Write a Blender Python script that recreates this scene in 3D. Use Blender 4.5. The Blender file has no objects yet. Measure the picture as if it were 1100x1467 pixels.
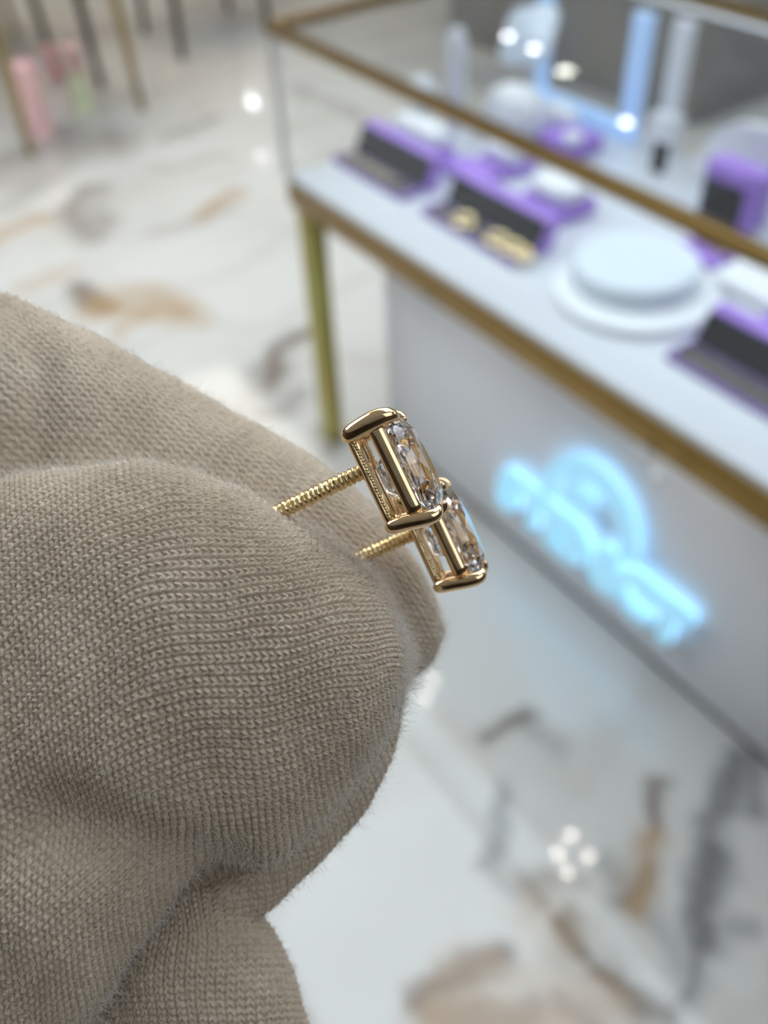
import bpy, bmesh, math, random
import numpy as np
from mathutils import Matrix, Vector

random.seed(7)
RNG = np.random.default_rng(7)
PI = math.pi
SC = bpy.context.scene
COL = SC.collection

# ------------------------------------------------------------------ camera
F_PX, CX, CY, CAM_H = 1299.756, 550.0, 733.5, 1.45
R = np.array([[0.5715901, 0.81969671, -0.03717598],
              [0.55331904, -0.41850351, -0.72020334],
              [-0.60590659, 0.39109092, -0.69276626]])      # world -> camera (right, down, forward)
_u, _s, _vt = np.linalg.svd(R)
R = _u @ _vt
CAM_POS = np.array([0.0, 0.0, CAM_H])
cam_data = bpy.data.cameras.new('camera')
cam = bpy.data.objects.new('camera', cam_data)
COL.objects.link(cam)
m = Matrix.Identity(4)
for i in range(3):
    m[i][0] = R[0][i]; m[i][1] = -R[1][i]; m[i][2] = -R[2][i]; m[i][3] = CAM_POS[i]
cam.matrix_world = m
cam_data.sensor_fit = 'VERTICAL'
cam_data.sensor_height = 24.0
cam_data.lens = F_PX / 1467.0 * 24.0
cam_data.clip_start = 0.002
cam_data.clip_end = 60.0
cam_data.dof.use_dof = True
cam_data.dof.focus_distance = 0.0485
cam_data.dof.aperture_fstop = 21.0
cam_data.dof.aperture_blades = 0
SC.camera = cam

# ------------------------------------------------------------------ view, world
SC.view_settings.view_transform = 'Standard'
SC.view_settings.look = 'None'
SC.view_settings.exposure = 0.16
SC.view_settings.gamma = 1.0
SC.view_settings.use_curve_mapping = False
SC.cycles.max_bounces = 20
SC.cycles.transmission_bounces = 20
SC.cycles.glossy_bounces = 8
SC.cycles.transparent_max_bounces = 24
SC.cycles.use_denoising = True
SC.cycles.sample_clamp_indirect = 6.0
world = bpy.data.worlds.new('world')
SC.world = world
world.use_nodes = True
world.node_tree.nodes['Background'].inputs[0].default_value = (0.8, 0.9, 1.0, 1)
world.node_tree.nodes['Background'].inputs[1].default_value = 0.3

# ------------------------------------------------------------------ geometry of the view (for siting things)
def ray(x, y):
    return R.T @ np.array([(x - CX) / F_PX, (y - CY) / F_PX, 1.0])

def onz(x, y, z):
    d = ray(x, y); t = (z - CAM_H) / d[2]
    return CAM_POS + d * t

def ony(x, y, Y):
    d = ray(x, y)
    return CAM_POS + d * (Y / d[1])

def C2W(p):                                   # camera space in millimetres (right, down, forward) -> world metres
    return (np.asarray(p, float) * 1e-3) @ R + CAM_POS

# ------------------------------------------------------------------ materials
def mat(name, color=(0.8, 0.8, 0.8), rough=0.5, metal=0.0, ior=1.5, trans=0.0, emit=None, estr=0.0, sheen=0.0, coat=0.0, spec=0.5):
    M = bpy.data.materials.new(name); M.use_nodes = True
    b = M.node_tree.nodes['Principled BSDF']
    b.inputs['Base Color'].default_value = (*color, 1)
    b.inputs['Roughness'].default_value = rough
    b.inputs['Metallic'].default_value = metal
    b.inputs['IOR'].default_value = ior
    b.inputs['Transmission Weight'].default_value = trans
    b.inputs['Sheen Weight'].default_value = sheen
    b.inputs['Coat Weight'].default_value = coat
    b.inputs['Specular IOR Level'].default_value = spec
    if emit:
        b.inputs['Emission Color'].default_value = (*emit, 1)
        b.inputs['Emission Strength'].default_value = estr
    return M

def noisy(M, c1, c2, scale, detail=4.0, bump=0.0, bscale=None, lo=0.35, hi=0.65):
    nt = M.node_tree; N = nt.nodes; L = nt.links
    b = N['Principled BSDF']
    tc = N.new('ShaderNodeTexCoord')
    n = N.new('ShaderNodeTexNoise'); n.inputs['Scale'].default_value = scale; n.inputs['Detail'].default_value = detail
    L.new(tc.outputs['Object'], n.inputs['Vector'])
    r = N.new('ShaderNodeValToRGB')
    r.color_ramp.elements[0].position = lo; r.color_ramp.elements[0].color = (*c1, 1)
    r.color_ramp.elements[1].position = hi; r.color_ramp.elements[1].color = (*c2, 1)
    L.new(n.outputs['Fac'], r.inputs['Fac']); L.new(r.outputs['Color'], b.inputs['Base Color'])
    if bump:
        n2 = N.new('ShaderNodeTexNoise'); n2.inputs['Scale'].default_value = bscale or scale * 4; n2.inputs['Detail'].default_value = 3
        L.new(tc.outputs['Object'], n2.inputs['Vector'])
        bp = N.new('ShaderNodeBump'); bp.inputs['Strength'].default_value = bump; bp.inputs['Distance'].default_value = 0.001
        L.new(n2.outputs['Fac'], bp.inputs['Height']); L.new(bp.outputs['Normal'], b.inputs['Normal'])
    return M

def brass(name, c, rough):
    return noisy(mat(name, c, rough, 1.0), tuple(x * 0.92 for x in c), c, 14.0)

M_BRASS = brass('brushed_brass', (0.27, 0.17, 0.055), 0.32)
M_LEGBRASS = brass('leg_brass', (0.42, 0.36, 0.11), 0.25)
M_CHAIRBRASS = brass('chair_brass', (0.42, 0.32, 0.16), 0.3)
M_CHAIRDARK = noisy(mat('bronze_and_shaded_brass', (0.03, 0.022, 0.017), 0.45, 0.1), (0.024, 0.017, 0.013), (0.045, 0.033, 0.026), 20)
M_WHITE = noisy(mat('white_lacquer', (0.64, 0.665, 0.71), 0.3), (0.63, 0.655, 0.70), (0.655, 0.68, 0.725), 3)
M_CABINET = noisy(mat('cabinet_white', (0.82, 0.82, 0.85), 0.4), (0.81, 0.81, 0.84), (0.83, 0.83, 0.86), 2)
M_KICK = noisy(mat('kick_dark', (0.05, 0.045, 0.04), 0.5), (0.045, 0.04, 0.036), (0.06, 0.052, 0.046), 8)
M_PAD = noisy(mat('white_leatherette', (0.82, 0.84, 0.87), 0.55), (0.80, 0.82, 0.86), (0.84, 0.86, 0.88), 30)
M_PURPLE = noisy(mat('purple_velvet', (0.36, 0.20, 0.70), 0.6, sheen=0.2), (0.33, 0.18, 0.66), (0.40, 0.23, 0.75), 40)
M_BLACK = noisy(mat('black_velvet', (0.018, 0.019, 0.024), 0.75), (0.014, 0.015, 0.02), (0.024, 0.025, 0.03), 60)
M_GREYLINE = noisy(mat('grey_suede', (0.10, 0.09, 0.09), 0.8), (0.09, 0.08, 0.08), (0.12, 0.11, 0.11), 60)
M_JGOLD = noisy(mat('display_gold', (0.95, 0.78, 0.45), 0.18, 1.0), (0.9, 0.72, 0.4), (1.0, 0.85, 0.55), 90)
M_ACRYL = noisy(mat('frosted_acrylic', (0.70, 0.82, 0.96), 0.3, coat=0.2), (0.72, 0.83, 0.96), (0.77, 0.86, 0.97), 5)
M_WALL = noisy(mat('wall_paint', (0.62, 0.58, 0.53), 0.8), (0.60, 0.56, 0.51), (0.64, 0.60, 0.55), 1.2)
M_DARKWALL = noisy(mat('dark_reflection_wall', (0.07, 0.05, 0.035), 0.5), (0.05, 0.035, 0.025), (0.09, 0.065, 0.045), 3)  # unseen walls made dark to cut bounce and darken the gold's reflections
M_CEIL = noisy(mat('ceiling_paint', (0.72, 0.71, 0.70), 0.85), (0.70, 0.69, 0.68), (0.74, 0.73, 0.72), 1.2)
M_LAMPFRAME = mat('lamp_frame', (0.7, 0.7, 0.7), 0.4)
M_GOLD = noisy(mat('polished_gold', (0.87, 0.63, 0.37), 0.07, 1.0), (0.85, 0.61, 0.35), (0.89, 0.66, 0.40), 900)
M_GOLD_ROUGH = noisy(mat('cast_gold', (0.90, 0.64, 0.28), 0.2, 1.0), (0.72, 0.52, 0.25), (0.86, 0.68, 0.38), 2500, bump=0.12, bscale=5200)

def lamp_mat(name, c, s):
    M = bpy.data.materials.new(name); M.use_nodes = True
    nt = M.node_tree; nt.nodes.remove(nt.nodes['Principled BSDF'])
    e = nt.nodes.new('ShaderNodeEmission'); e.inputs[0].default_value = (*c, 1); e.inputs[1].default_value = s
    nt.links.new(e.outputs[0], nt.nodes['Material Output'].inputs[0])
    return M

def glass_sheet(name, tint):
    M = bpy.data.materials.new(name); M.use_nodes = True
    nt = M.node_tree; N = nt.nodes; L = nt.links
    N.remove(N['Principled BSDF'])
    t = N.new('ShaderNodeBsdfTransparent'); t.inputs[0].default_value = (*tint, 1)
    g = N.new('ShaderNodeBsdfGlossy'); g.inputs['Roughness'].default_value = 0.01
    fr = N.new('ShaderNodeFresnel'); fr.inputs['IOR'].default_value = 1.5
    gm = N.new('ShaderNodeNewGeometry'); fl = N.new('ShaderNodeMath'); fl.operation = 'SUBTRACT'; fl.inputs[0].default_value = 1.0
    L.new(gm.outputs['Backfacing'], fl.inputs[1])
    fm = N.new('ShaderNodeMath'); fm.operation = 'MULTIPLY'
    L.new(fr.outputs[0], fm.inputs[0]); L.new(fl.outputs[0], fm.inputs[1])
    mx = N.new('ShaderNodeMixShader')
    L.new(fm.outputs[0], mx.inputs[0]); L.new(t.outputs[0], mx.inputs[1]); L.new(g.outputs[0], mx.inputs[2])
    L.new(mx.outputs[0], N['Material Output'].inputs[0])
    return M
M_GLASS = glass_sheet('clear_glass', (0.985, 0.992, 0.99))
M_GEDGE = mat('glass_edge', (0.62, 0.60, 0.54), 0.15)

def diamond_mat():
    M = bpy.data.materials.new('diamond'); M.use_nodes = True
    nt = M.node_tree; N = nt.nodes; L = nt.links
    N.remove(N['Principled BSDF'])
    g = N.new('ShaderNodeBsdfGlass'); g.inputs['IOR'].default_value = 1.95; g.inputs['Roughness'].default_value = 0.0
    g.inputs['Color'].default_value = (0.99, 0.99, 1.0, 1)
    L.new(g.outputs[0], N['Material Output'].inputs[0])
    return M
M_DIAMOND = diamond_mat()

def knit_mat():
    M = mat('taupe_knit', (0.3, 0.26, 0.21), 0.92, sheen=0.06, spec=0.15)
    nt = M.node_tree; N = nt.nodes; L = nt.links; b = N['Principled BSDF']
    b.inputs['Sheen Roughness'].default_value = 0.45
    tc = N.new('ShaderNodeTexCoord')
    n = N.new('ShaderNodeTexNoise'); n.inputs['Scale'].default_value = 2600; n.inputs['Detail'].default_value = 3
    n3 = N.new('ShaderNodeTexNoise'); n3.inputs['Scale'].default_value = 160; n3.inputs['Detail'].default_value = 3
    L.new(tc.outputs['Object'], n.inputs['Vector']); L.new(tc.outputs['Object'], n3.inputs['Vector'])
    mxv = N.new('ShaderNodeMath'); mxv.operation = 'ADD'
    L.new(n.outputs['Fac'], mxv.inputs[0]); L.new(n3.outputs['Fac'], mxv.inputs[1])
    r = N.new('ShaderNodeValToRGB')
    r.color_ramp.elements[0].position = 0.35; r.color_ramp.elements[0].color = (0.56, 0.445, 0.33, 1)
    r.color_ramp.elements[1].position = 0.70; r.color_ramp.elements[1].color = (0.80, 0.665, 0.525, 1)
    hv = N.new('ShaderNodeMath'); hv.operation = 'MULTIPLY'; hv.inputs[1].default_value = 0.5
    L.new(mxv.outputs[0], hv.inputs[0]); L.new(hv.outputs[0], r.inputs['Fac'])
    L.new(r.outputs['Color'], b.inputs['Base Color'])
    n2 = N.new('ShaderNodeTexNoise'); n2.inputs['Scale'].default_value = 9000; n2.inputs['Detail'].default_value = 4
    L.new(tc.outputs['Object'], n2.inputs['Vector'])
    bp = N.new('ShaderNodeBump'); bp.inputs['Strength'].default_value = 0.7; bp.inputs['Distance'].default_value = 0.0001
    L.new(n2.outputs['Fac'], bp.inputs['Height']); L.new(bp.outputs['Normal'], b.inputs['Normal'])
    return M
M_KNIT = knit_mat()
M_FUZZ = mat('knit_fuzz', (0.80, 0.74, 0.67), 0.8, spec=0.1)

# ------------------------------------------------------------------ mesh helpers
def tag(o, label=None, cat=None, group=None, kind=None):
    if label: o['label'] = label
    if cat: o['category'] = cat
    if group: o['group'] = group
    if kind: o['kind'] = kind
    return o

def empty(name, loc, label=None, cat=None, group=None):
    o = bpy.data.objects.new(name, None); COL.objects.link(o)
    o.location = loc; o.empty_display_size = 0.01
    return tag(o, label, cat, group)

def link_mesh(name, me, M, parent=None):
    o = bpy.data.objects.new(name, me); COL.objects.link(o)
    if M: me.materials.append(M)
    if parent: o.parent = parent
    return o

def from_bm(name, bm, M, parent=None, smooth=False, angle=None):
    """bm is in world coordinates; re-based on the parent's location (parents are unrotated unless local=True)."""
    bmesh.ops.recalc_face_normals(bm, faces=bm.faces)
    me = bpy.data.meshes.new(name)
    if parent is not None:
        root = parent; off = Vector((0, 0, 0))
        while root is not None:
            off += root.location; root = root.parent
        bmesh.ops.translate(bm, verts=bm.verts, vec=-off)
        bm.to_mesh(me); bm.free()
        o = link_mesh(name, me, M, parent)
    else:
        xs = [v.co for v in bm.verts]
        c = Vector(((min(v.x for v in xs) + max(v.x for v in xs)) / 2, (min(v.y for v in xs) + max(v.y for v in xs)) / 2, min(v.z for v in xs)))
        bmesh.ops.translate(bm, verts=bm.verts, vec=-c)
        bm.to_mesh(me); bm.free()
        o = link_mesh(name, me, M)
        o.location = c
    if smooth:
        me.polygons.foreach_set('use_smooth', [True] * len(me.polygons))
        if angle:
            me.set_sharp_from_angle(angle=angle)
    return o

def box(bm, lo, hi, bev=0.0, seg=2, rot=None, pivot=None):
    lo = Vector(lo); hi = Vector(hi)
    r = bmesh.ops.create_cube(bm, size=1.0)
    vs = r['verts']
    s = hi - lo; c = (hi + lo) / 2
    for v in vs:
        v.co = Vector((v.co.x * s.x + c.x, v.co.y * s.y + c.y, v.co.z * s.z + c.z))
    if bev > 0:
        es = list({e for v in vs for e in v.link_edges})
        r2 = bmesh.ops.bevel(bm, geom=es, offset=bev, segments=seg, affect='EDGES', profile=0.5)
        vs = list({v for f in r2['faces'] for v in f.verts} | {v for v in vs if v.is_valid})
    if rot is not None:
        bmesh.ops.rotate(bm, verts=[v for v in vs if v.is_valid], cent=pivot or c, matrix=rot)
    return vs

def boxobj(name, lo, hi, M, parent=None, bev=0.0, seg=2, rot=None, pivot=None, smooth=None):
    bm = bmesh.new(); box(bm, lo, hi, bev, seg, rot, pivot)
    return from_bm(name, bm, M, parent, smooth=bev > 0 if smooth is None else smooth, angle=0.6)

def lathe(bm, prof, n=48, center=(0, 0, 0), sx=1.0, sy=1.0, power=2.0, rz=0.0):
    """prof: (r, z) pairs; power > 2 squares the plan (superellipse)."""
    rings = []
    c = Vector(center)
    for r, z in prof:
        ring = []
        for k in range(n):
            a = 2 * PI * k / n
            ca, sa = math.cos(a), math.sin(a)
            q = (abs(ca) ** power + abs(sa) ** power) ** (-1.0 / power)
            x, y = r * q * ca * sx, r * q * sa * sy
            ring.append(bm.verts.new(c + Vector((x * math.cos(rz) - y * math.sin(rz), x * math.sin(rz) + y * math.cos(rz), z))))
        rings.append(ring)
    for a, b in zip(rings[:-1], rings[1:]):
        for k in range(n):
            bm.faces.new((a[k], a[(k + 1) % n], b[(k + 1) % n], b[k]))
    bm.faces.new(rings[0][::-1]); bm.faces.new(rings[-1])
    return rings

def tube(bm, pts, radii, n=12, closed=False, flat=None, up=None):
    """Sweep an (elliptic) section along pts; radii = list of r or (r1, r2)."""
    pts = [Vector(p) for p in pts]; N = len(pts)
    rings = []
    prev = None
    for i, p in enumerate(pts):
        if closed:
            t = (pts[(i + 1) % N] - pts[i - 1]).normalized()
        else:
            t = (pts[min(i + 1, N - 1)] - pts[max(i - 1, 0)]).normalized()
        if up is not None:
            u = Vector(up)
        elif prev is not None:
            u = prev
        else:
            u = Vector((0, 0, 1)) if abs(t.z) < 0.9 else Vector((1, 0, 0))
        a = (u - t * u.dot(t)).normalized(); b = t.cross(a)
        prev = a
        r = radii[i] if isinstance(radii, (list, tuple)) else radii
        r1, r2 = r if isinstance(r, (list, tuple)) else (r, r)
        rings.append([bm.verts.new(p + a * (r1 * math.cos(2 * PI * k / n)) + b * (r2 * math.sin(2 * PI * k / n))) for k in range(n)])
    M_ = N if closed else N - 1
    for i in range(M_):
        A, B = rings[i], rings[(i + 1) % N]
        for k in range(n):
            bm.faces.new((A[k], A[(k + 1) % n], B[(k + 1) % n], B[k]))
    if not closed:
        bm.faces.new(rings[0][::-1]); bm.faces.new(rings[-1])
    return rings

def copy_thing(root, matrix=None, loc=None, label=None):
    r = root.copy(); COL.objects.link(r)
    if matrix is not None: r.matrix_world = matrix
    if loc is not None: r.location = loc
    if label: r['label'] = label
    for ch in list(root.children):
        c = ch.copy(); COL.objects.link(c); c.parent = r
        for g in list(ch.children):
            d = g.copy(); COL.objects.link(d); d.parent = c
    return r

# ------------------------------------------------------------------ the room
def marble_floor():
    M = mat('veined_marble', (0.75, 0.74, 0.72), 0.07, ior=1.66)
    nt = M.node_tree; N = nt.nodes; L = nt.links; b = N['Principled BSDF']
    geo = N.new('ShaderNodeNewGeometry')
    def math_(op, a, bb=None, clamp=False):
        n = N.new('ShaderNodeMath'); n.operation = op; n.use_clamp = clamp
        for i, v in enumerate((a, bb)):
            if v is None: continue
            if isinstance(v, (int, float)): n.inputs[i].default_value = v
            else: L.new(v, n.inputs[i])
        return n.outputs[0]
    def vec(op, a, bb=None, sc=None):
        n = N.new('ShaderNodeVectorMath'); n.operation = op
        for i, v in enumerate((a, bb)):
            if v is None: continue
            if isinstance(v, (tuple, list)): n.inputs[i].default_value = v
            else: L.new(v, n.inputs[i])
        if sc is not None:
            if isinstance(sc, (int, float)): n.inputs['Scale'].default_value = sc
            else: L.new(sc, n.inputs['Scale'])
        return n
    pos = geo.outputs['Position']
    def noise(scale, detail=4, vecin=None, out='Fac'):
        n = N.new('ShaderNodeTexNoise'); n.inputs['Scale'].default_value = scale; n.inputs['Detail'].default_value = detail
        L.new(vecin or pos, n.inputs['Vector']); return n.outputs[out]
    def warp(scale, amt):
        c = noise(scale, 3, out='Color')
        d = vec('SUBTRACT', c, (0.5, 0.5, 0.5)).outputs[0]
        d = vec('MULTIPLY', d, (1, 1, 0)).outputs[0]
        s = vec('SCALE', d, sc=amt).outputs[0]
        return vec('ADD', pos, s).outputs[0]
    w_far = warp(2.2, 0.45)
    w_near = warp(9.0, 0.10)
    # (pixel a, pixel b, half width m, strength, tint, near?)  - veins and broad darker patches of the floor
    V = [((160, 425), (300, 450), .055, .9, 'o', 0), ((190, 465), (240, 440), .04, .7, 'o', 0), ((110, 405), (180, 430), .025, .8, 'b', 0),
         ((450, 470), (380, 550), .035, .75, 'b', 0), ((430, 500), (350, 545), .03, .4, 'b', 0), ((140, 265), (75, 350), .05, .6, 'b', 0), ((130, 310), (95, 360), .03, .5, 'b', 0),
         ((-20, 350), (45, 325), .05, .8, 'o', 0), ((345, 275), (280, 312), .025, .85, 'o', 0), ((0, 240), (140, 200), .14, .55, 'b', 0),
         ((310, 170), (250, 195), .03, .5, 'b', 0), ((-10, 120), (120, 60), .3, .45, 'b', 0),
         ((490, 640), (470, 600), .02, .5, 'b', 0),          ((683, 1055), (750, 1032), .012, .75, 'b', 1), ((750, 1035), (800, 1080), .012, .35, 'g', 1), ((722, 1130), (712, 1219), .012, .6, 'g', 1),          ((938, 1110), (930, 1180), .009, .8, 'b', 1), ((928, 1200), (912, 1305), .012, .95, 'o', 1), ((900, 1260), (925, 1240), .015, .5, 'o', 1),
         ((1060, 1085), (1012, 1220), .014, .75, 'g', 1), ((1018, 1220), (1004, 1345), .018, 1.0, 'g', 1), ((1004, 1345), (990, 1420), .010, .8, 'g', 1), ((1020, 1330), (1070, 1330), .009, .5, 'g', 1),
         ((1080, 1080), (1075, 1150), .012, .6, 'g', 1), ((745, 1268), (815, 1272), .012, .6, 'b', 1), ((600, 1425), (720, 1365), .014, 1.0, 'b', 1), ((640, 1400), (700, 1380), .02, .6, 'o', 1),
         ((640, 1450), (790, 1467), .030, .8, 'o', 1), ((800, 1320), (838, 1360), .010, 1.0, 'b', 1), ((760, 1300), (810, 1345), .022, .5, 'o', 1), ((780, 1400), (870, 1440), .024, .6, 'o', 1),
         ((850, 1390), (960, 1445), .012, .9, 'b', 1), ((830, 1360), (900, 1440), .026, .5, 'b', 1), ((864, 1230), (1002, 1420), .014, .45, 'g', 1), ((700, 1467), (760, 1450), .014, .8, 'b', 1),          ((620, 1440), (700, 1475), .012, .8, 'b', 1), ((800, 1440), (860, 1470), .014, .7, 'b', 1), ((880, 1300), (935, 1255), .009, .5, 'b', 1),
         ((700, 1235), (765, 1290), .010, .5, 'b', 1), ((650, 1390), (760, 1405), .018, .6, 'o', 1), ((200, 335), (330, 300), .03, .3, 'b', 0), ((20, 420), (75, 398), .03, .5, 'o', 0), ((70, 255), (-10, 300), .06, .4, 'b', 0),
         ((450, 130), (520, 170), .04, .35, 'b', 0), ((230, 240), (310, 228), .03, .35, 'b', 0), ((355, 585), (430, 560), .02, .45, 'b', 0),          ((690, 110), (1000, 170), .25, .55, 'g', 0), ((830, 30), (1100, 100), .4, .7, 'g', 0), ]
    acc = {'o': None, 'b': None, 'g': None}
    grain_f = noise(7.0, 6); grain_n = noise(26.0, 6)
    for a, bpt, w, s, c, near in V:
        A = onz(*a, 0.0); B = onz(*bpt, 0.0)
        p = w_near if near else w_far
        if near: w *= 1.3
        off = (0.0, 0.0, 0.0)
        pa = vec('SUBTRACT', p, tuple(A)).outputs[0]
        ba = B - A; ll = float(ba @ ba)
        dt = vec('DOT_PRODUCT', pa, tuple(ba)).outputs['Value']
        h = math_('MULTIPLY', dt, 1.0 / ll, clamp=True)
        pr = N.new('ShaderNodeVectorMath'); pr.operation = 'SCALE'; pr.inputs[0].default_value = tuple(ba); L.new(h, pr.inputs['Scale'])
        dd = vec('SUBTRACT', pa, pr.outputs[0]).outputs[0]
        d = vec('LENGTH', dd).outputs['Value']
        mr = N.new('ShaderNodeMapRange'); mr.interpolation_type = 'SMOOTHSTEP'
        mr.inputs['From Min'].default_value = 0.0; mr.inputs['From Max'].default_value = w * 2.4
        mr.inputs['To Min'].default_value = s; mr.inputs['To Max'].default_value = 0.0
        L.new(d, mr.inputs['Value'])
        acc[c] = mr.outputs[0] if acc[c] is None else math_('MAXIMUM', acc[c], mr.outputs[0])
    def mixc(fac, c1, c2):
        n = N.new('ShaderNodeMix'); n.data_type = 'RGBA'
        L.new(fac, n.inputs[0])
        if isinstance(c1, tuple): n.inputs[6].default_value = (*c1, 1)
        else: L.new(c1, n.inputs[6])
        if isinstance(c2, tuple): n.inputs[7].default_value = (*c2, 1)
        else: L.new(c2, n.inputs[7])
        return n.outputs[2]
    cloud = noise(1.6, 5)
    base = mixc(math_('MULTIPLY', math_('SUBTRACT', cloud, 0.45), 2.2, True), (0.66, 0.64, 0.60), (0.52, 0.495, 0.455))
    # faint wandering veins everywhere else
    wv = N.new('ShaderNodeTexWave'); wv.inputs['Scale'].default_value = 0.8; wv.inputs['Distortion'].default_value = 9.0; wv.inputs['Detail'].default_value = 4
    L.new(w_far, wv.inputs['Vector'])
    fine = math_('MULTIPLY', math_('SUBTRACT', wv.outputs['Fac'], 0.86), 2.0, True)
    base = mixc(fine, base, (0.45, 0.40, 0.34))
    g2 = math_('ADD', math_('MULTIPLY', grain_f, 0.9), 0.45)
    base = mixc(math_('MULTIPLY', acc['g'], g2, True), base, (0.10, 0.10, 0.105))
    base = mixc(math_('MULTIPLY', acc['b'], g2, True), base, (0.10, 0.058, 0.032))
    base = mixc(math_('MULTIPLY', math_('MULTIPLY', acc['o'], 0.85), g2, True), base, (0.40, 0.24, 0.10))
    L.new(base, b.inputs['Base Color'])
    return M

RX0, RX1, RY0, RY1, RZ = -9.0, 3.0, -3.0, 8.0, 3.1
def structure(name, lo, hi, M):
    o = boxobj(name, lo, hi, M); o['kind'] = 'structure'; return o
structure('floor', (RX0, RY0, -0.1), (RX1, RY1, 0.0), marble_floor())
structure('ceiling', (RX0, RY0, RZ), (RX1, RY1, RZ + 0.1), M_CEIL)
structure('wall_left', (RX0 - 0.1, RY0, 0), (RX0, RY1, RZ), M_WALL)
structure('wall_right', (RX1, RY0, 0), (RX1 + 0.1, RY1, RZ), M_DARKWALL)
structure('wall_back', (RX0, RY1, 0), (RX1, RY1 + 0.1, RZ), M_WALL)
structure('wall_front', (RX0, RY0 - 0.1, 0), (RX1, RY0, RZ), M_DARKWALL)

# ceiling light panels
def panel(x, y, sx, sy, c, s, label):
    r = empty('ceiling_light', (x, y, RZ), label, 'ceiling light', 'ceiling light panels')
    boxobj('frame', (x - sx / 2 - .03, y - sy / 2 - .03, RZ - .03), (x + sx / 2 + .03, y + sy / 2 + .03, RZ), M_LAMPFRAME, r)
    boxobj('diffuser', (x - sx / 2, y - sy / 2, RZ - .036), (x + sx / 2, y + sy / 2, RZ - .0301), lamp_mat('panel_glow', c, s), r)
COOL = (0.82, 0.92, 1.0); WARM = (1.0, 0.91, 0.78)
for x, y, sx, sy, c, s, lb in ((-1.5, 1.7, 3.2, 2.6, COOL, 2.7, 'large cool white ceiling panel over the glass showcase'),
                               (-5.0, 1.4, 2.6, 2.2, WARM, 2.7, 'warm ceiling panel over the chairs'),
                               (0.2, 5.2, 3.0, 2.0, COOL, 3.2, 'cool ceiling panel behind the showcase'),
                               (1.5, 0.6, 1.8, 2.0, COOL, 1.5, 'added ceiling fill panel to the right of the hand'),  # unseen panel added to brighten the glove
                               (-3.3, -1.1, 2.6, 1.6, COOL, 7.5, 'added ceiling fill panel in front of the showcase')):  # unseen panel added to lift the cabinet front and glove top
    panel(x, y, sx, sy, c, s, lb)

# small bright lamps that show as round reflections
M_SPOT = lamp_mat('spot_glow', (1.0, 0.93, 0.85), 40.0)
M_SPOT2 = lamp_mat('spot_glow_cool', (0.92, 0.96, 1.0), 20.0)

# ------------------------------------------------------------------ showcase
YF, YB = 0.842, 1.525
XL, XR = -1.601, 0.32
ZB0, ZL, ZT = 0.616, 0.679, 0.951
case = empty('glass_showcase', (-0.64, 1.18, 0), 'long brass-framed glass jewellery showcase with a white ledge and lit white cabinet', 'showcase')
boxobj('cabinet', (-1.48, YF + 0.143, 0.022), (0.2, YB - 0.04, ZB0), M_CABINET, case, 0.003)
boxobj('plinth', (-1.475, YF + 0.150, 0.0), (0.195, YB - 0.05, 0.022), M_KICK, case)
boxobj('ledge', (XL + .002, YF + .002, ZB0 + .01), (XR - .002, YB - .002, ZL), M_WHITE, case, 0.004)
bm = bmesh.new()
t = 0.012
box(bm, (XL, YF - .003, ZB0), (XR, YF + t, ZL - .010), .002)
box(bm, (XL, YB - t, ZB0), (XR, YB + .003, ZL - .010), .002)
box(bm, (XL - .003, YF, ZB0), (XL + t, YB, ZL - .010), .002)
box(bm, (XR - t, YF, ZB0), (XR + .003, YB, ZL - .010), .002)
from_bm('brass_band', bm, M_BRASS, case, True, .6)
rr = 0.0095
for lo, hi in (((XL - rr, YF - rr, ZT - rr), (XR + rr, YF + rr, ZT + rr)), ((XL - rr, YB - rr, ZT - rr), (XR + rr, YB + rr, ZT + rr)),
               ((XL - rr, YF + rr, ZT - rr), (XL + rr, YB - rr, ZT + rr)), ((XR - rr, YF + rr, ZT - rr), (XR + rr, YB - rr, ZT + rr))):
    boxobj('top_rail', lo, hi, M_BRASS, case, .002)
for x, y in ((XL + .032, YF + .028), (XL + .032, YB - .028), (XR - .032, YF + .028), (XR - .032, YB - .028)):
    boxobj('leg', (x - .024, y - .020, 0), (x + .024, y + .020, ZB0 + .012), M_LEGBRASS, case, .002)
g = .003
for nm, lo, hi in (('front_glass', (XL + .01, YF - g, ZL), (XR - .01, YF + g, ZT - rr)), ('back_glass', (XL + .01, YB - g, ZL), (XR - .01, YB + g, ZT - rr)),
                   ('side_glass', (XL - g, YF + .01, ZL), (XL + g, YB - .01, ZT - rr)), ('side_glass', (XR - g, YF + .01, ZL), (XR + g, YB - .01, ZT - rr)),
                   ('top_glass', (XL + rr, YF + rr, ZT + .001), (XR - rr, YB - rr, ZT + .006))):
    boxobj(nm, lo, hi, M_GLASS, case)
for x, y in ((XL, YF), (XL, YB), (XR, YF), (XR, YB)):
    boxobj('glass_corner', (x - .006, y - .006, ZL), (x + .006, y + .006, ZT - rr), M_GEDGE, case, .001)
# LED strips under the front and back top rails (the case's own lamps)
for yy, sgn in ((YF + .018, 1), (YB - .018, -1)):
    boxobj('led_strip', (XL + .05, yy - .004, ZT - .012), (XR - .05, yy + .004, ZT - .008), M_LAMPFRAME, case)
    boxobj('led_diffuser', (XL + .05, yy - .004, ZT - .0135), (XR - .05, yy + .004, ZT - .0121), lamp_mat('led_cool', (0.72, 0.86, 1.0), 3.0), case)
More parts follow.
